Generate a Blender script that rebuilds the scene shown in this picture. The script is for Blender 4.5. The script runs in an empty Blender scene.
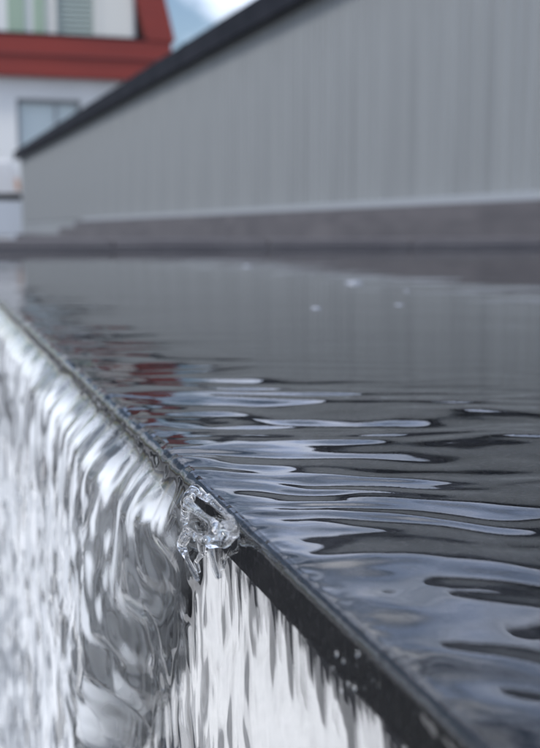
import bpy, bmesh, math, random
import numpy as np
from mathutils import Vector
random.seed(7); rng = np.random.default_rng(11)
sc = bpy.context.scene
col = sc.collection
R = math.radians

# ------------------------------------------------------------------ camera
FPX = 1100.0                       # focal length in photograph pixels (540 wide)
PHI = math.atan(144 / FPX)         # pitch down
PSI = math.atan(345 / FPX * math.cos(PHI))   # yaw from the basin edge (+Y) towards +X
H = 0.08                           # camera height over the water
FW = np.array([math.sin(PSI)*math.cos(PHI), math.cos(PSI)*math.cos(PHI), -math.sin(PHI)])
RT = np.array([math.cos(PSI), -math.sin(PSI), 0.0])
UP = np.cross(RT, FW)
def ray(x, y): return FW + (x-270)/FPX*RT - (y-374)/FPX*UP
_d = ray(215, 490)
CAM = np.array([-H/-_d[2]*_d[0], 0.0, H])
def on_z(x, y, z=0.0):
    d = ray(x, y); return CAM + (z-CAM[2])/d[2]*d
def on_y(x, y, Y):
    d = ray(x, y); return CAM + (Y-CAM[1])/d[1]*d
def on_x(x, y, X):
    d = ray(x, y); return CAM + (X-CAM[0])/d[0]*d

cd = bpy.data.cameras.new('camera'); cam = bpy.data.objects.new('camera', cd); col.objects.link(cam)
cam.location = CAM
cam.rotation_euler = (math.pi/2-PHI, 0, -PSI)
cd.sensor_fit = 'HORIZONTAL'; cd.sensor_width = 36; cd.lens = 36*FPX/540
cd.clip_start = 0.01; cd.clip_end = 2000
cd.dof.use_dof = True; cd.dof.focus_distance = 0.345; cd.dof.aperture_fstop = cd.lens/3.2
cd.dof.aperture_blades = 0
sc.camera = cam

# ------------------------------------------------------------------ sky, sun, exposure
SUN_EL, SUN_AZ = R(48), R(250)     # azimuth clockwise from +Y
w = bpy.data.worlds.new('World'); sc.world = w; w.use_nodes = True
nt = w.node_tree; nt.nodes.clear()
def N(nt, t, **k):
    n = nt.nodes.new(t)
    for a, v in k.items(): setattr(n, a, v)
    return n
out = N(nt, 'ShaderNodeOutputWorld'); bg = N(nt, 'ShaderNodeBackground')
sky = N(nt, 'ShaderNodeTexSky', sky_type='NISHITA', sun_disc=False, sun_elevation=SUN_EL, sun_rotation=SUN_AZ)
tc = N(nt, 'ShaderNodeTexCoord')
mp = N(nt, 'ShaderNodeMapping'); mp.inputs['Scale'].default_value = (1, 1, 1.9); mp.inputs['Location'].default_value = (.35, .1, .2)
cn = N(nt, 'ShaderNodeTexNoise'); cn.inputs['Scale'].default_value = 2.6; cn.inputs['Detail'].default_value = 9; cn.inputs['Roughness'].default_value = .58
cr = N(nt, 'ShaderNodeValToRGB'); cr.color_ramp.elements[0].position = .47; cr.color_ramp.elements[1].position = .62
cn2 = N(nt, 'ShaderNodeTexNoise'); cn2.inputs['Scale'].default_value = 3.4; cn2.inputs['Detail'].default_value = 7
cr2 = N(nt, 'ShaderNodeValToRGB')
cr2.color_ramp.elements[0].position = .33; cr2.color_ramp.elements[0].color = (8.0, 10.4, 16.2, 1)
cr2.color_ramp.elements[1].position = .57; cr2.color_ramp.elements[1].color = (18.0, 18.6, 20.4, 1)
mx = N(nt, 'ShaderNodeMixRGB')
L = nt.links.new
L(tc.outputs['Generated'], mp.inputs['Vector']); L(mp.outputs[0], cn.inputs['Vector']); L(mp.outputs[0], cn2.inputs['Vector'])
L(cn.outputs['Fac'], cr.inputs['Fac']); L(cn2.outputs['Fac'], cr2.inputs['Fac'])
L(cr.outputs['Color'], mx.inputs['Fac']); L(sky.outputs['Color'], mx.inputs['Color1']); L(cr2.outputs['Color'], mx.inputs['Color2'])
L(mx.outputs['Color'], bg.inputs['Color']); bg.inputs['Strength'].default_value = 0.1
L(bg.outputs[0], out.inputs['Surface'])
sd = bpy.data.lights.new('sun', 'SUN'); so = bpy.data.objects.new('sun', sd); col.objects.link(so)
sd.energy = 2.0; sd.angle = R(8); sd.color = (1, .95, .88)
sdir = Vector((math.sin(SUN_AZ)*math.cos(SUN_EL), math.cos(SUN_AZ)*math.cos(SUN_EL), math.sin(SUN_EL)))
so.rotation_euler = sdir.to_track_quat('Z', 'Y').to_euler()
sc.view_settings.view_transform = 'Standard'; sc.view_settings.look = 'None'
sc.view_settings.gamma = 1; sc.view_settings.exposure = 0.30
sc.render.engine = 'CYCLES'
cy = sc.cycles
cy.max_bounces = 14; cy.transmission_bounces = 12; cy.glossy_bounces = 8; cy.diffuse_bounces = 3
cy.use_denoising = True; cy.caustics_reflective = True; cy.caustics_refractive = True; cy.blur_glossy = 0.3
cy.sample_clamp_indirect = 8

# ------------------------------------------------------------------ helpers
def mat(name, color, rough=.5, metal=0., noise=None, bump=None, ior=None, spec=None):
    """noise=(scale, second colour, lo, hi[, stretch])  bump=(scale, strength, distance)"""
    m = bpy.data.materials.new(name); m.use_nodes = True
    t = m.node_tree; b = t.nodes['Principled BSDF']
    b.inputs['Base Color'].default_value = (*color, 1); b.inputs['Roughness'].default_value = rough
    b.inputs['Metallic'].default_value = metal
    if ior: b.inputs['IOR'].default_value = ior
    if spec is not None: b.inputs['Specular IOR Level'].default_value = spec
    c = t.nodes.new('ShaderNodeTexCoord')
    if noise:
        mp_ = t.nodes.new('ShaderNodeMapping')
        if len(noise) > 4: mp_.inputs['Scale'].default_value = noise[4]
        n = t.nodes.new('ShaderNodeTexNoise'); n.inputs['Scale'].default_value = noise[0]; n.inputs['Detail'].default_value = 6
        r = t.nodes.new('ShaderNodeValToRGB'); r.color_ramp.elements[0].position = noise[2]; r.color_ramp.elements[1].position = noise[3]
        r.color_ramp.elements[0].color = (*color, 1); r.color_ramp.elements[1].color = (*noise[1], 1)
        t.links.new(c.outputs['Object'], mp_.inputs['Vector']); t.links.new(mp_.outputs[0], n.inputs['Vector'])
        t.links.new(n.outputs['Fac'], r.inputs['Fac']); t.links.new(r.outputs['Color'], b.inputs['Base Color'])
    if bump:
        n = t.nodes.new('ShaderNodeTexNoise'); n.inputs['Scale'].default_value = bump[0]; n.inputs['Detail'].default_value = 5
        bp = t.nodes.new('ShaderNodeBump'); bp.inputs['Strength'].default_value = bump[1]; bp.inputs['Distance'].default_value = bump[2]
        t.links.new(c.outputs['Object'], n.inputs['Vector']); t.links.new(n.outputs['Fac'], bp.inputs['Height'])
        t.links.new(bp.outputs[0], b.inputs['Normal'])
    return m
def water_mat(name, tint=(1, 1, 1)):
    m = bpy.data.materials.new(name); m.use_nodes = True
    b = m.node_tree.nodes['Principled BSDF']
    b.inputs['Base Color'].default_value = (*tint, 1); b.inputs['Roughness'].default_value = 0.0
    b.inputs['IOR'].default_value = 1.333; b.inputs['Transmission Weight'].default_value = 1.0
    return m
def glint_mat(name):  # clear water mixed with white that stands for bright reflections
    m = water_mat(name); t = m.node_tree; b = t.nodes['Principled BSDF']; o = t.nodes['Material Output']
    d = t.nodes.new('ShaderNodeBsdfPrincipled'); d.inputs['Base Color'].default_value = (.80, .84, .89, 1)
    d.inputs['Roughness'].default_value = .08; d.inputs['IOR'].default_value = 1.333
    a = t.nodes.new('ShaderNodeAttribute'); a.attribute_name = 'glint_share'
    x = t.nodes.new('ShaderNodeMixShader')
    t.links.new(a.outputs['Fac'], x.inputs[0]); t.links.new(b.outputs[0], x.inputs[1]); t.links.new(d.outputs[0], x.inputs[2])
    t.links.new(x.outputs[0], o.inputs['Surface']); return m
M = dict(
    water=water_mat('clear_water'),
    glint_sheet=glint_mat('glint_painted_water'),
    bubble=mat('sky_tint_bubble', (.26, .28, .32), .12),  # pale colour stands in for sky reflected on the clear domes
    granite=mat('black_granite', (.016, .017, .019), .22, noise=(420, (.05, .05, .055), .55, .75), bump=(300, .1, .0006)),
    foam=mat('white_foam', (.92, .93, .94), .4, noise=(8, (.045, .06, .08), .47, .60)),
    steel=mat('polished_steel', (.72, .72, .715), .03, 1.0, noise=(9, (.66, .66, .66), .4, .7, (1, 1, .15))),
    white_stone=mat('white_stone', (.84, .83, .80), .6, noise=(22, (.66, .655, .635), .42, .72), bump=(90, .3, .002)),
    pavers=mat('dark_pavers', (.016, .017, .019), .85, noise=(6, (.030, .030, .033), .4, .7), bump=(60, .4, .004), spec=.15),
    concrete=mat('pale_concrete', (.46, .46, .45), .8, noise=(2.5, (.38, .38, .38), .4, .7), bump=(50, .3, .003)),
    ground=mat('ground_asphalt', (.062, .062, .064), .85, noise=(.7, (.10, .10, .10), .35, .7), bump=(40, .4, .006)),
    darkstone=mat('brown_grey_stone', (.072, .069, .078), .65, noise=(2.2, (.105, .10, .11), .38, .68, (1, .25, 3)), bump=(30, .4, .006)),
    coping=mat('grey_coping_stone', (.13, .122, .132), .6, noise=(3, (.17, .16, .168), .4, .7), bump=(30, .4, .006)),
    clad=mat('grey_metal_cladding', (.235, .254, .270), .5, .1, noise=(1.4, (.195, .211, .226), .4, .7, (3, 3, .25))),
    clad_rib=mat('grey_metal_rib', (.33, .355, .39), .40, .15),
    flashing=mat('pale_metal_flashing', (.30, .325, .36), .4, .2),
    roof=mat('dark_roof_metal', (.011, .013, .019), .75, noise=(3, (.020, .022, .030), .4, .7), spec=.1),
    red=mat('red_painted_board', (.27, .036, .026), .6, noise=(1.2, (.22, .031, .024), .35, .7, (.3, 1, 2))),
    redline=mat('red_shadow_line', (.19, .035, .032), .5),  # darker red painted for the shadow gap between the two bands
    wwall=mat('white_render', (.80, .81, .81), .8, noise=(.8, (.74, .75, .75), .4, .7)),
    frame=mat('grey_window_frame', (.33, .35, .37), .5),
    wframe=mat('white_window_frame', (.72, .72, .68), .5),
    glass=mat('reflection_tint_glass', (.62, .70, .72), .15),  # pale reflection put into the base colour of the glass
    green=mat('green_curtain', (.36, .47, .37), .8),
    blind=mat('blind_slat', (.45, .53, .50), .6),
    vanwhite=mat('white_van_paint', (.74, .75, .77), .25),
    vanblue=mat('pale_blue_paint', (.62, .67, .74), .25),
    black=mat('black_rubber', (.02, .02, .02), .6),
    vglass=mat('dark_glass', (.03, .035, .04), .05),
    lamp=mat('tail_lamp', (.62, .40, .30), .3),
    chrome=mat('brushed_chrome', (.6, .6, .6), .25, 1.0),
)
def link(name, me, m, parent=None, label=None, cat=None, group=None, kind=None, smooth=False):
    o = bpy.data.objects.new(name, me); col.objects.link(o)
    if m is not None and not me.materials: me.materials.append(M[m])
    if parent is not None: o.parent = parent
    if smooth: me.polygons.foreach_set('use_smooth', [True]*len(me.polygons))
    tag(o, label, cat, group, kind); return o
def tag(o, label=None, cat=None, group=None, kind=None):
    if label: o['label'] = label
    if cat: o['category'] = cat
    if group: o['group'] = group
    if kind: o['kind'] = kind
def empty(name, loc, label, cat, group=None, rz=0):
    o = bpy.data.objects.new(name, None); col.objects.link(o); o.location = loc; o.rotation_euler.z = rz
    o.empty_display_size = .1; tag(o, label, cat, group); return o
def bm_mesh(name, bm):
    me = bpy.data.meshes.new(name); bm.normal_update(); bm.to_mesh(me); bm.free(); return me
def box_bm(bm, x0, x1, y0, y1, z0, z1, bev=0):
    g = bmesh.ops.create_cube(bm, size=1)['verts']
    for v in g:
        v.co = Vector(((x0+x1)/2 + v.co.x*(x1-x0), (y0+y1)/2 + v.co.y*(y1-y0), (z0+z1)/2 + v.co.z*(z1-z0)))
    if bev:
        es = list({e for v in g for e in v.link_edges})
        bmesh.ops.bevel(bm, geom=es, offset=bev, segments=2, affect='EDGES')
def box(name, x0, x1, y0, y1, z0, z1, m, parent=None, bev=0, **k):
    bm = bmesh.new(); box_bm(bm, x0, x1, y0, y1, z0, z1, bev)
    return link(name, bm_mesh(name, bm), m, parent, **k)
def prism(name, poly, y0, y1, m, parent=None, **k):
    """polygon in (x, z) extruded along y"""
    bm = bmesh.new()
    a = [bm.verts.new((x, y0, z)) for x, z in poly]; b = [bm.verts.new((x, y1, z)) for x, z in poly]
    bm.faces.new(a); bm.faces.new(b[::-1]); n = len(poly)
    for i in range(n): bm.faces.new((a[i], b[i], b[(i+1) % n], a[(i+1) % n]))
    bmesh.ops.recalc_face_normals(bm, faces=bm.faces)
    return link(name, bm_mesh(name, bm), m, parent, **k)

# ------------------------------------------------------------------ gradient noise (numpy)
_perm = rng.permutation(4096).astype(np.int64)
_ang = rng.random(4096)*2*np.pi; _gx = np.cos(_ang); _gy = np.sin(_ang)
def perlin(x, y, seed=0):
    xi = np.floor(x).astype(np.int64); yi = np.floor(y).astype(np.int64); xf = x-xi; yf = y-yi
    def g(ix, iy, dx, dy):
        k = _perm[(_perm[(ix+seed*131) & 4095] + iy) & 4095]
        return _gx[k]*dx + _gy[k]*dy
    u = xf*xf*xf*(xf*(xf*6-15)+10); v = yf*yf*yf*(yf*(yf*6-15)+10)
    a = g(xi, yi, xf, yf); b = g(xi+1, yi, xf-1, yf); c = g(xi, yi+1, xf, yf-1); d = g(xi+1, yi+1, xf-1, yf-1)
    return 1.5*((a*(1-u)+b*u)*(1-v) + (c*(1-u)+d*u)*v)
def fbm(x, y, o=3, seed=0, gain=.5):
    s = 0; a = 1
    for i in range(o): s = s + a*perlin(x*2**i, y*2**i, seed+i); a *= gain
    return s
def sstep(a, b, x):
    t = np.clip((x-a)/(b-a), 0, 1); return t*t*(3-2*t)

# ------------------------------------------------------------------ the setting
GZ = -0.80                       # ground level round the raised basin
BX, BY0, BY1 = 3.0, -0.9, 4.45   # basin width and its two ends
def sheet(name, x0, x1, y0, y1, z, m, n=1, **k):
    bm = bmesh.new(); vs = [bm.verts.new(p) for p in ((x0, y0, z), (x1, y0, z), (x1, y1, z), (x0, y1, z))]; bm.faces.new(vs)
    return link(name, bm_mesh(name, bm), m, **k)
sheet('ground', -600, 600, -600, 900, GZ-.004, 'ground', kind='structure')
sheet('border_strip', -1.9, -.6125, -4, 9, GZ, 'pavers', kind='structure')
sheet('fill_paving', -9, -1.901, -6, 14, GZ+.001, 'concrete', kind='structure')  # unseen pale paving, added to brighten what the fall reflects

# catch channel at the foot of the fall: dark trough between the steel face and a white stone kerb
ch = empty('drain_channel', (-.2, 0, GZ), 'dark stone catch channel along the foot of the water basin', 'channel')
ch.location = (0, 0, 0)
box('channel_floor', -.324, -.004, BY0, BY1, GZ-.05, GZ+.004, 'granite', ch)
kerb = empty('stone_kerb', (0, 0, 0), 'white stone kerb slabs bordering the catch channel', 'kerb')
# turbulent white water where the sheet lands
nfy, nfx = 500, 40
fyy, fxx = np.meshgrid(np.linspace(BY0+.02, BY1-.02, nfy), np.linspace(-.015, -.12, nfx), indexing='ij')
fe = np.clip((-.015-fxx)/.105, 0, 1)
fzz = GZ + .03 + .020*fbm(fyy/.05, fxx/.05, 4, 61) + .018*(1-fe) - .045*sstep(.72, 1.0, fe + .12*perlin(fyy/.09, fxx/.09, 66))
FOAM = (fyy, fxx, fzz)
km = None
for i in range(9):
    y = BY0 + i*.6
    if km is None:
        bm = bmesh.new(); box_bm(bm, -.612, -.325, 0, .594, GZ-.06, GZ+.026, .004); km = bm_mesh('slab', bm)
    o = link('slab', km, 'white_stone', kerb); o.location.y = y

# ------------------------------------------------------------------ raised basin
ZT, RS = -0.0034, 0.0022          # weir crest level and its edge radius
basin = empty('water_basin', (BX/2, (BY0+BY1)/2, GZ), 'raised black granite water basin with a polished steel front face', 'basin')
def bpart(name, *a, **k):
    o = box(name, *a, basin, **k); o.location = -Vector(basin.location); return o
bm = bmesh.new()                  # lip slab: rounded front corner
prof = [(.06, ZT-.012), (.06, ZT)] + [(RS-RS*math.sin(t), ZT-RS+RS*math.cos(t)) for t in np.linspace(0, math.pi/2, 9)] + [(0, ZT-.012)]
lip = prism('lip_slab', prof, BY0, BY1, 'granite', basin); lip.location = -Vector(basin.location)
bpart('face_panel', .0, .012, BY0, BY1, GZ, ZT-.0121, 'steel')
bpart('pool_floor', .0601, BX, BY0, BY1, -.075, -.045, 'granite')
bpart('plinth', .03, BX, BY0+.02, BY1, GZ, -.076, 'granite')
bpart('far_rim', -.012, BX+.25, BY1+.0005, BY1+.26, GZ, .012, 'coping', bev=.004)
for i in range(5):
    bpart('coping_stone', -.012+i*.654, -.012+(i+1)*.654-.006, BY1-.004, BY1+.268, .0125, .042+.0015*(i % 2), 'coping', bev=.004)
bpart('side_rim', BX+.0005, BX+.25, BY0, BY1, GZ, .040, 'darkstone', bev=.004)
bpart('near_rim', -.012, BX+.25, BY0-.26, BY0-.0005, GZ, .040, 'darkstone', bev=.004)

# ------------------------------------------------------------------ water: one surface, pool -> roll over the lip -> sheet on the face
ylog = np.geomspace(.14, BY1, 800)
yr = np.concatenate([np.linspace(BY0, .135, 60), ylog])
xq = np.linspace(1, 0, 500)
xp = RS + (BX-RS)*xq**3.0
arc = np.linspace(0, math.pi/2, 14)[1:]
sfall = np.concatenate([np.linspace(0, .14, 260)[1:], np.linspace(.14, -GZ+ZT-RS, 150)[1:]])
npool, narc, nfall = len(xp), len(arc), len(sfall)
bx_ = np.concatenate([xp, RS-RS*np.sin(arc), np.zeros(nfall)])
bz_ = np.concatenate([np.full(npool, ZT), ZT-RS+RS*np.cos(arc), ZT-RS-sfall])
nx_ = np.concatenate([np.zeros(npool), -np.sin(arc), -np.ones(nfall)])
nz_ = np.concatenate([np.ones(npool), np.cos(arc), np.zeros(nfall)])
sd_ = np.concatenate([-(xp-RS), RS*arc, RS*math.pi/2+sfall])     # arclength past the lip (negative on the pool)
Y, S = np.meshgrid(yr, sd_, indexing='ij')
XB = np.broadcast_to(bx_, Y.shape)
# --- pool waves
X = np.maximum(XB, 0)
dep = (X-CAM[0])*math.sin(PSI+R(4)) + Y*math.cos(PSI+R(4))     # along the direction the ripples travel
lat = (X-CAM[0])*math.cos(PSI+R(4)) - Y*math.sin(PSI+R(4))
wx = fbm(dep*9, lat*7, 3, 3)*.022
d1 = dep + wx
near = np.exp(-np.maximum(dep-.45, 0)**2/(2*.08**2)) 
near = near*(.16+.84*sstep(.27, .42, dep))
lipz = np.exp(-X/(.05+.05*np.minimum(Y, 2)))
amp = np.clip(.20*np.exp(-dep/1.2) + 1.1*near + .75*lipz*np.exp(-Y/1.4), 0, 1.15)
wv = (perlin(d1/.031, lat/.15, 21) + .62*perlin(d1/.016+3.1, lat/.075, 22) + .26*perlin(d1/.010, lat/.035, 23) + .30*perlin(d1/.024+7, lat/.030, 24))
wv2 = 1.1*perlin(d1/.12+5, lat/.33, 25)
lipdamp = 1-(.15+.845*(1-sstep(.30, .36, Y)))*np.exp(-X/.014)
zw = .00085*amp*wv + .0012*(.25+.75*near)*wv2
zw = zw + np.exp(-X/.035)*np.exp(-Y/1.5)*(.00045*perlin(Y/.024, X/.02, 26)+.0002*perlin(Y/.011, X/.011, 27)) 
full = 1-.75*sstep(.31, .42, Y)
zmean = -ZT - .0016*np.exp(-X/.016)*full - .0008*np.exp(-X/.06)*full - .0010*(np.exp(-X/.10)-np.exp(-X/.02))
tau_pool = zmean + zw*lipdamp
tau_pool = np.maximum(tau_pool, .0006)
# --- film on the face
fy = Y; fs = np.maximum(S, 0)
yb = .325 + .95*fs                                           # right of this line (towards the viewer) the film is thin
thick = sstep(-.012, .035, fy - yb + .012*perlin(fy/.02, fs/.02, 31))
fyl = .42*np.log(np.maximum(fy, .05)/.42)+.42
fyl = np.where(fy > .42, fyl, fy)
fs2 = fs + .016*perlin(fyl/.04, fs/.06, 40)
fy2 = fyl + .007*perlin(fyl/.03, fs/.05, 41)
st = perlin(fy2/.0065, fs2/.030, 32)*.9 + .4*perlin(fy2/.0036, fs2/.017, 33)
cell = .6*perlin(fy2/.026+1.2*perlin(fyl/.11, fs/.08, 45), fs2/.06, 34) + (.45+.40*np.exp(-((fy-.42)/.12)**2))*perlin(fy2/.013, fs2/.042, 35) + (.34+.22*np.exp(-((fy-.42)/.12)**2))*perlin(fy2/.0065, fs2/.020, 38)
big = perlin(fy2/.05, fs2/.09, 36)
thin_t = .00135 + .000022*sstep(.003, .012, fs)*perlin(fy2/.0034, fs2/.016, 43) + sstep(.004, .03, fs)*(.00013*perlin(fy2/.013, fs2/.026, 42) + .00003*perlin(fy2/.0048, fs2/.012, 32)) + .000008*perlin(fy/.0016, fs/.010, 37)
flow_t = .0042 + .0021*cell + .00055*st + .0012*big
nappe = .105*np.sqrt(.03*(1-np.exp(-fs/.03))+1e-6)*sstep(.001, .025, fs)*sstep(.29, .46, fy)
flow_t = flow_t + nappe*(1+.18*perlin(fy2/.045, fs2/.2, 39))
flow_t = flow_t + .0004*fs/.1
tau_face = thin_t*(1-thick) + np.maximum(flow_t, .0007)*thick
tau_lip = tau_pool[:, npool-1:npool] + 0*S
bl = sstep(-.0005, .014, S)
tau = np.where(S <= 0, tau_pool, tau_lip*(1-bl) + tau_face*bl)
tau = tau + np.exp(-(S/.009)**2)*sstep(.31, .40, fy)*.0008*(perlin(fyl/.020, fs*0, 53)+.7*perlin(fyl/.045, S/.03, 55)+.22*perlin(fyl/.008+2*perlin(fyl/.05, S*0, 56), S/.012, 54))
tau = tau + np.exp(-((S-.001)/.004)**2)*(1-sstep(.31, .40, fy))*(.00030*perlin(fy/.022, fs*0, 57)+.00013*perlin(fy/.007, S/.006, 58)+.00005*perlin(fy/.0026, S/.004, 59))
bead = np.exp(-((S-.0035)/.0022)**2)*(S > 0)*(1-thick)
tau = tau + bead*.00004*(.7+perlin(fy/.013, fs*0, 51)+.4*perlin(fy/.005, fs*0, 52))
P = np.stack([XB + nx_*tau, Y, bz_ + nz_*tau], -1)
# share of white painted into the thick sheet in place of bright reflections
aw = .010*perlin(fyl/.05, fs/.05, 74)
an = .9*perlin((fy2+aw)/.024, fs2/.045, 71) + .8*perlin((fy2+aw)/.0115, fs2/.026, 72) + .75*perlin(fy2/.006, fs2/.015, 73)
GLINT = thick*sstep(.003, .02, fs)*(.06 + .74*sstep(-.12, .42, an - .32 + .22*sstep(.03, .12, fs) + .62*sstep(.33, .68, fy + .12*np.exp(-fs/.03))) + .12*sstep(.45, .9, fy))
# joint normals
du = np.gradient(P, axis=0); dv = np.gradient(P, axis=1)
NRM = np.cross(dv, du); NRM /= np.linalg.norm(NRM, axis=-1, keepdims=True)
if NRM[100, 100, 2] < 0: NRM = -NRM
def grid_mesh(name, p, nr, attr=None):
    a, b = p.shape[:2]
    idx = np.arange(a*b).reshape(a, b)
    q = np.stack([idx[:-1, :-1], idx[:-1, 1:], idx[1:, 1:], idx[1:, :-1]], -1).reshape(-1, 4)
    v0, v1, v3 = (p.reshape(-1, 3)[q[0, k]] for k in (0, 1, 3))
    if np.dot(np.cross(v1-v0, v3-v0), nr.reshape(-1, 3)[q[0, 0]]) < 0: q = q[:, ::-1]
    me = bpy.data.meshes.new(name)
    me.vertices.add(a*b); me.vertices.foreach_set('co', p.reshape(-1).astype(np.float32))
    me.loops.add(q.size); me.loops.foreach_set('vertex_index', q.reshape(-1).astype(np.int32))
    me.polygons.add(len(q)); me.polygons.foreach_set('loop_start', np.arange(0, q.size, 4, dtype=np.int32))
    me.update(calc_edges=True)
    me.polygons.foreach_set('use_smooth', np.ones(len(q), dtype=bool))
    if attr is not None:
        at = me.attributes.new('glint_share', 'FLOAT', 'POINT'); at.data.foreach_set('value', attr.reshape(-1).astype(np.float32))
    me.normals_split_custom_set_from_vertices(nr.reshape(-1, 3).astype(np.float32))
    return me
cut = npool
fp = np.stack([FOAM[1], FOAM[0], FOAM[2]], -1)
fn = np.cross(np.gradient(fp, axis=0), np.gradient(fp, axis=1)); fn /= np.linalg.norm(fn, axis=-1, keepdims=True)
if fn[5, 5, 2] < 0: fn = -fn
link('foam', grid_mesh('foam', fp, fn), 'foam', label='churning white foam where the falling sheet lands in the channel', cat='foam', kind='stuff')
sheet('channel_water', -.324, -.004, BY0, BY1, GZ+.02, 'water', kind='structure')
link('water', grid_mesh('water', P[:, :cut], NRM[:, :cut]), 'water', kind='structure')
link('waterfall', grid_mesh('waterfall', P[:, cut-1:], NRM[:, cut-1:], GLINT[:, cut-1:]), 'glint_sheet', label='clear rippling sheet of water spilling over the dark lip of the basin', cat='waterfall')

# ------------------------------------------------------------------ splash on the lip
def blob_object(name, blobs, voxel, m, smooth_it=6, noise_amp=0, **k):
    bm = bmesh.new()
    for (c, r) in blobs:
        g = bmesh.ops.create_icosphere(bm, subdivisions=3, radius=1)['verts']
        for v in g: v.co = Vector((c[0]+v.co.x*r[0], c[1]+v.co.y*r[1], c[2]+v.co.z*r[2]))
    o = link(name, bm_mesh(name, bm), m, **k)
    md = o.modifiers.new('remesh', 'REMESH'); md.mode = 'VOXEL'; md.voxel_size = voxel; md.use_smooth_shade = True
    s = o.modifiers.new('smooth', 'SMOOTH'); s.factor = .5; s.iterations = smooth_it
    return o
pc = on_x(207, 518, -.006)
px = .345/FPX
def face_pt(x, y, out_): return on_x(x, y, -out_)
bl_ = []
rs = random.Random(5)
def strand(pts, r0, r1, o0, o1):
    n = 0
    for (xa, ya), (xb, yb_) in zip(pts[:-1], pts[1:]):
        for t in np.arange(0, 1, .12):
            f = (n+t)/(len(pts)-1); rr = (r0+(r1-r0)*f)*(1+.18*math.sin(f*9))*px
            bl_.append((face_pt(xa+(xb-xa)*t, ya+(yb_-ya)*t, o0+(o1-o0)*f), (rr, rr*1.5, rr)))
        n += 1
strand([(187, 532), (181, 546), (187, 558), (192, 568), (198, 580)], 5.5, 2.4, .006, .0045)
strand([(202, 538), (203, 552), (196, 562), (199, 572)], 5, 2.2, .007, .005)
strand([(186, 502), (198, 512), (212, 522), (224, 536)], 4, 5, .011, .010)
strand([(176, 516), (172, 530), (176, 546), (172, 560)], 3.4, 2.0, .005, .004)
ring = [(184, 520), (186, 502), (196, 490), (208, 498), (222, 510), (233, 520), (234, 534), (222, 543), (208, 541), (196, 536), (188, 530)]
for i in range(len(ring)):                                   # looping strands
    a, b = ring[i], ring[(i+1) % len(ring)]
    for t in np.arange(0, 1, .1):
        x, y = a[0]+(b[0]-a[0])*t, a[1]+(b[1]-a[1])*t
        p = face_pt(x+1.5*math.sin(i*2.1+t*3), y+1.5*math.cos(i*1.3+t*4), .007+.0035*math.sin((i+t)*1.7))
        r = (4.0+1.3*math.sin((i+t)*1.1))*px
        bl_.append((p, (r*1.2, r*1.6, r)))
for (x, y, o_, r) in [(216, 533, .010, 6.5), (226, 527, .009, 5.5), (181, 540, .005, 5)]:
    bl_.append((face_pt(x, y, o_), (r*px*1.1, r*px*1.9, r*px)))
blob_object('water_splash', bl_, .00042, 'water', 14, label='knot of clear splashing water standing proud of the basin lip', cat='splash')
# loose drops beside the bright sheet edge
for (x, y, r) in [(336, 655, 1.9), (343, 662, 1.3), (357, 655, 1.6), (348, 684, 2.2), (354, 689, 1.6), (341, 691, 1.5), (333, 668, 1.2), (170, 512, 2.0)]:
    p = face_pt(x, y, .004); bm = bmesh.new(); bmesh.ops.create_icosphere(bm, subdivisions=3, radius=1)
    q = r*px*rs.uniform(.45, .85); el = rs.uniform(1.0, 2.6)
    for v in bm.verts: v.co = Vector((v.co.x*q, v.co.y*q*1.3, v.co.z*q*(el if v.co.z > 0 else 1)))
    o = link('droplet', bm_mesh('droplet', bm), 'water', label='tiny clear water droplet beside the falling sheet', cat='droplet', group='droplets beside the sheet', smooth=True)
    o.location = p
# floating bubbles on the calm water
for (x, y, r, lb) in [(316, 308, 9, 'flat bubble on calm water beside the long pale ripple'), (354, 283, 15, 'wide low bubble patch floating on calm dark water'),
                      (399, 305, 8, 'round bubble floating alone on calm grey water, dark rimmed'), (407, 291, 6, 'small pale bubble floating just behind the dark rimmed bubble'),
                      (247, 266, 7, 'faint bubble floating farthest out towards the end rim')]:
    p = on_z(x, y, 0); d = np.linalg.norm(p-CAM); q = r*d/FPX*.62
    bm = bmesh.new(); bmesh.ops.create_uvsphere(bm, u_segments=24, v_segments=12, radius=1)
    for v in bm.verts: v.co = Vector((v.co.x*q, v.co.y*q, v.co.z*q*.30))
    o = link('bubble', bm_mesh('bubble', bm), 'bubble', label=lb, cat='bubble', group='bubbles floating on the pool', smooth=True); o.location = (p[0], p[1], -.0004)

# ------------------------------------------------------------------ low metal-clad outbuilding behind the basin
pr = np.array([3.12, 5.29]); d_ = ray(20, 230); pl = CAM[:2] + d_[:2]/d_[1]*31.0
ax = (pr-pl)/np.linalg.norm(pr-pl)           # along the wall, towards the viewer
ang = math.atan2(ax[1], ax[0])
L0 = float(np.linalg.norm(pr-pl)); LEN = L0 + .58
Z0, Z1 = .26, 2.02
shed = empty('outbuilding', (pl[0], pl[1], GZ), 'long low outbuilding clad in grey ribbed metal under a dark roof edge', 'outbuilding', rz=ang)
xs = 10.5
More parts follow.
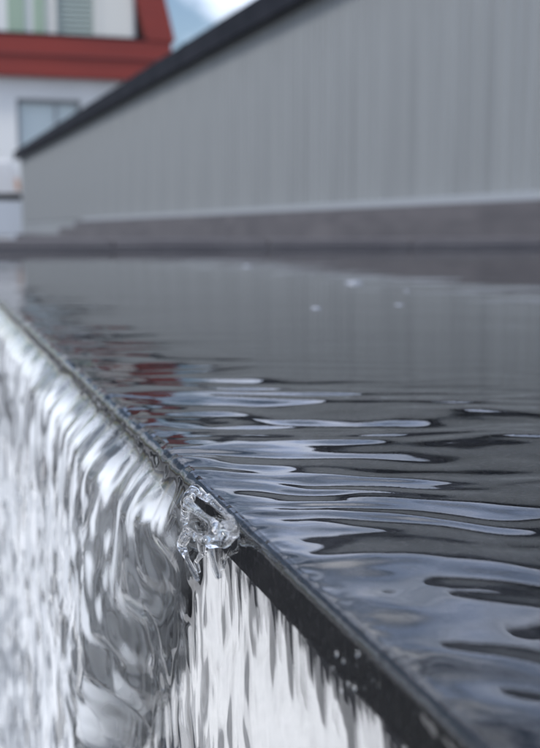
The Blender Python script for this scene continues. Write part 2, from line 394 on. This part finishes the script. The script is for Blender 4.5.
# local frame: x along the wall (0 = far end), y = away from the basin, z up from GZ
sz = lambda z: z-GZ
flip = 1
box('wall', 0, LEN, .06, 3.0, 0, sz(Z1), 'clad', shed)
pw = 1.02; cm = None
npan = int(LEN/pw)
for i in range(npan):
    if cm is None:
        bm = bmesh.new()
        # ribbed sheet profile along x, extruded in z
        pr_ = []; nrib = 8; stp = pw/nrib
        for k in range(nrib):
            x = k*stp
            pr_ += [(x, 0), (x+stp*.56, 0), (x+stp*.66, -.022), (x+stp*.82, -.022), (x+stp*.96, 0)]
        pr_.append((pw-.0006, 0))
        lo = [bm.verts.new((x, y, sz(Z0)+.03)) for x, y in pr_]; hi = [bm.verts.new((x, y, sz(Z1))) for x, y in pr_]
        for a in range(len(pr_)-1): bm.faces.new((lo[a], lo[a+1], hi[a+1], hi[a]))
        bmesh.ops.recalc_face_normals(bm, faces=bm.faces); cm = bm_mesh('cladding_panel', bm)
    o = link('cladding_panel', cm, 'clad', shed); o.location = (LEN-(npan-i)*pw, .05, 0)
box('base_flashing', xs, LEN, -.02, .034, sz(Z0)-.02, sz(Z0)+.034, 'flashing', shed)
rf = prism('roof', [(-.06, sz(Z1)+.02), (-.06, sz(Z1)+.17), (3.2, sz(Z1)+.55), (3.2, sz(Z1)+.40)], 0, 1, 'roof', shed)
me = rf.data
for v in me.vertices: x, y, z = v.co; v.co = (-.25 if y < .5 else LEN, x, z)
box('fascia', -.27, LEN, -.085, -.061, sz(Z1)-.06, sz(Z1)+.175, 'roof', shed)
gm = None
for i in range(8):
    if gm is None:
        bm = bmesh.new(); box_bm(bm, -.07, .07, -.05, .02, -.01, .04, .01); gm = bm_mesh('snow_guard', bm)
    o = link('snow_guard', gm, 'roof', shed); o.location = (1.6+i*3.3, .0, sz(Z1)+.175)
# two stone steps in front of it
stp = empty('stone_step', (pl[0], pl[1], GZ), 'dark brown-grey stone terrace steps along the foot of the clad wall', 'steps', rz=ang)
xs = L0-21.0*.72
xs = 10.5
box('upper_tread', xs, LEN, -.15, .04, sz(-.5), sz(Z0)-.022, 'darkstone', stp, bev=.012)
box('lower_tread', xs-.6, LEN, -.36, -.152, sz(-.6), sz(Z0)-.13, 'darkstone', stp, bev=.012)
box('base_course', 0, xs-.002, -.12, .04, 0, sz(-.02), 'darkstone', stp, bev=.012)

# ------------------------------------------------------------------ red and white house
YB = 38.0
def hx(x, y=100): return on_y(x, y, YB)[0]
def hz(y, x=80): return on_y(x, y, YB)[2]
hs = empty('house', (hx(60), YB, GZ), 'white rendered house with broad red painted bands between storeys', 'house')
ho = -Vector(hs.location)
def hbox(name, x0, x1, y0, y1, z0, z1, m, parent=None, bev=0):
    o = box(name, x0, x1, y0, y1, z0, z1, m, parent or hs, bev); o.location = ho if parent is None else (0, 0, 0); return o
XL, XR = hx(-160), hx(172)
zb0, zb1, zb2 = hz(77, 60), hz(56, 60), hz(36, 60)
# lower storey: wall built round the window opening
wx0, wx1, wz0, wz1 = hx(17), hx(82), hz(160), hz(99)
hbox('lower_wall', XL, wx0, YB+.3, YB+7, GZ, zb0+.05, 'wwall')
hbox('lower_wall', wx1, hx(128, 100), YB+.3, YB+7, GZ, zb0+.05, 'wwall')
hbox('lower_wall', wx0, wx1, YB+.3, YB+.7, wz1, zb0+.05, 'wwall'); hbox('lower_wall', wx0, wx1, YB+.3, YB+.7, GZ, wz0, 'wwall')
wd = hbox('window', wx0, wx1, YB+.62, YB+.66, wz0, wz1, 'glass')
for (a, b, c, d) in ((wx0, wx1, wz1-.14, wz1), (wx0, wx1, wz0, wz0+.12), (wx0, wx0+.12, wz0+.12, wz1-.14), (wx1-.12, wx1, wz0+.12, wz1-.14), (wx0+1.28, wx0+1.36, wz0+.12, wz1-.14)):
    hbox('window_frame', a, b, YB+.52, YB+.618, c, d, 'frame', wd)
# the red bands
hbox('red_band', XL, XR, YB-.10, YB+7, zb0, zb1-.03, 'red')
hbox('band_shadow_strip', XL, XR, YB-.16, YB+7, zb1-.028, zb1+.05, 'redline')
hbox('red_band', XL, XR, YB-.02, YB+7, zb1+.052, zb2, 'red')
hbox('sill', XL, hx(147, 38), YB-.05, YB+.3, zb2+.002, zb2+.07, 'roof')
# upper storey with raking red corner board
ZU = hz(-150)
rake = 10/42
def slant(name, x0, x1, y0, y1, m):
    poly = []
    zt = ZU
    k = -(zt-zb2)*rake
    poly = [(x0, zb2+.004), (x1, zb2+.004), (x1+k, zt), (x0+k, zt)]
    o = prism(name, poly, y0, y1, m, hs); o.location = ho; return o
slant('corner_board', hx(147, 38), hx(175, 42), YB-.06, YB+7, 'red')
hbox('upper_wall', XL, hx(95, 20), YB+.45, YB+6, zb2+.003, ZU-.2, 'frame')
u0 = zb2+.12
hbox('white_panel', hx(101, 20), hx(133, 20), YB+.12, YB+.2, zb2+.075, ZU-.3, 'wframe')
hbox('upper_wall', hx(95.2, 20), hx(136, 20), YB+.21, YB+.44, zb2+.003, ZU-.3, 'wwall')
hbox('upper_window_frame', hx(95, 20), hx(100.8, 20), YB+.1, YB+.2, zb2+.075, ZU-.3, 'wframe')
hbox('upper_window_frame', hx(53, 20), hx(57, 20), YB+.16, YB+.26, zb2+.075, ZU-.3, 'wframe')
hbox('curtain', hx(8, 20), hx(26, 20), YB+.3, YB+.34, zb2+.075, ZU-.3, 'green')
hbox('curtain', hx(34, 20), hx(46, 20), YB+.3, YB+.34, zb2+.075, ZU-.3, 'green')
hbox('window_backing', hx(-160, 20), hx(56, 20), YB+.36, YB+.44, zb2+.075, ZU-.3, 'wwall')
bm_ = None
for i in range(26):
    if bm_ is None:
        b2 = bmesh.new(); x0, x1 = hx(57.5, 20), hx(94, 20); box_bm(b2, x0, x1, -.05, .05, -.055, .055); bm_ = bm_mesh('blind_slat', b2)
    o = link('blind_slat', bm_, 'blind', hs); o.location = ho + Vector((0, YB+.30, zb2+.16+i*.17)); o.rotation_euler.x = 0
# roof far above the frame
hbox('roof', XL-.3, XR-(ZU-zb2)*rake-.0, YB-.5, YB+7.3, ZU, ZU+.3, 'roof')

# ------------------------------------------------------------------ white van parked between house and outbuilding
vY = 33.0
vx1 = on_y(26, 215, vY)[0]; vz = on_y(10, 160, vY)[2]
van = empty('parked_van', (vx1-2.2, vY+.9, GZ), 'white van parked by the far end of the grey clad outbuilding', 'van')
vh = vz-GZ
def vprism(name, poly, y0, y1, m, parent=None, bev=0):
    o = prism(name, poly, y0, y1, m, parent or van)
    if bev:
        md = o.modifiers.new('bevel', 'BEVEL'); md.width = bev; md.segments = 3
    return o
vprism('body', [(-2.4, .30), (2.1, .30), (2.14, 1.7), (2.06, 1.9), (1.98, vh-.3), (1.80, vh), (-1.2, vh), (-1.75, 1.75), (-2.5, 1.35), (-2.55, .5)], -.95, .95, 'vanwhite', bev=.07)
vprism('lower_panel', [(-2.3, .75), (2.17, .75), (2.17, 1.66), (-1.6, 1.66), (-2.3, 1.3)], -.975, -.953, 'vanblue')
vprism('trim_strip', [(-1.7, 1.74), (2.10, 1.74), (2.10, 1.93), (-1.6, 1.93)], -.972, -.953, 'black')
vprism('side_window', [(-.35, 2.0), (-.35, vh-.35), (-1.1, vh-.35), (-1.45, 2.0)], -.965, -.951, 'vglass')
vprism('tail_lamp', [(2.07, 2.02), (2.03, 2.36), (1.90, 2.36), (1.93, 2.02)], -.98, -.90, 'lamp')
vprism('bumper', [(1.7, .34), (2.24, .34), (2.28, .5), (2.24, .72), (1.7, .72)], -.97, .97, 'vanblue', bev=.05)
for xw in (1.35, -1.45):
    bm = bmesh.new(); bmesh.ops.create_cone(bm, cap_ends=True, segments=28, radius1=.33, radius2=.33, depth=.22)
    bmesh.ops.rotate(bm, verts=bm.verts, cent=(0, 0, 0), matrix=__import__('mathutils').Matrix.Rotation(R(90), 3, 'X'))
    o = link('wheel', bm_mesh('wheel', bm), 'black', van); o.location = (xw, -.82, .33)
    bm = bmesh.new(); bmesh.ops.create_cone(bm, cap_ends=True, segments=24, radius1=.2, radius2=.2, depth=.03)
    bmesh.ops.rotate(bm, verts=bm.verts, cent=(0, 0, 0), matrix=__import__('mathutils').Matrix.Rotation(R(90), 3, 'X'))
    r = link('rim', bm_mesh('rim', bm), 'chrome', o); r.location = (0, -.12, 0)
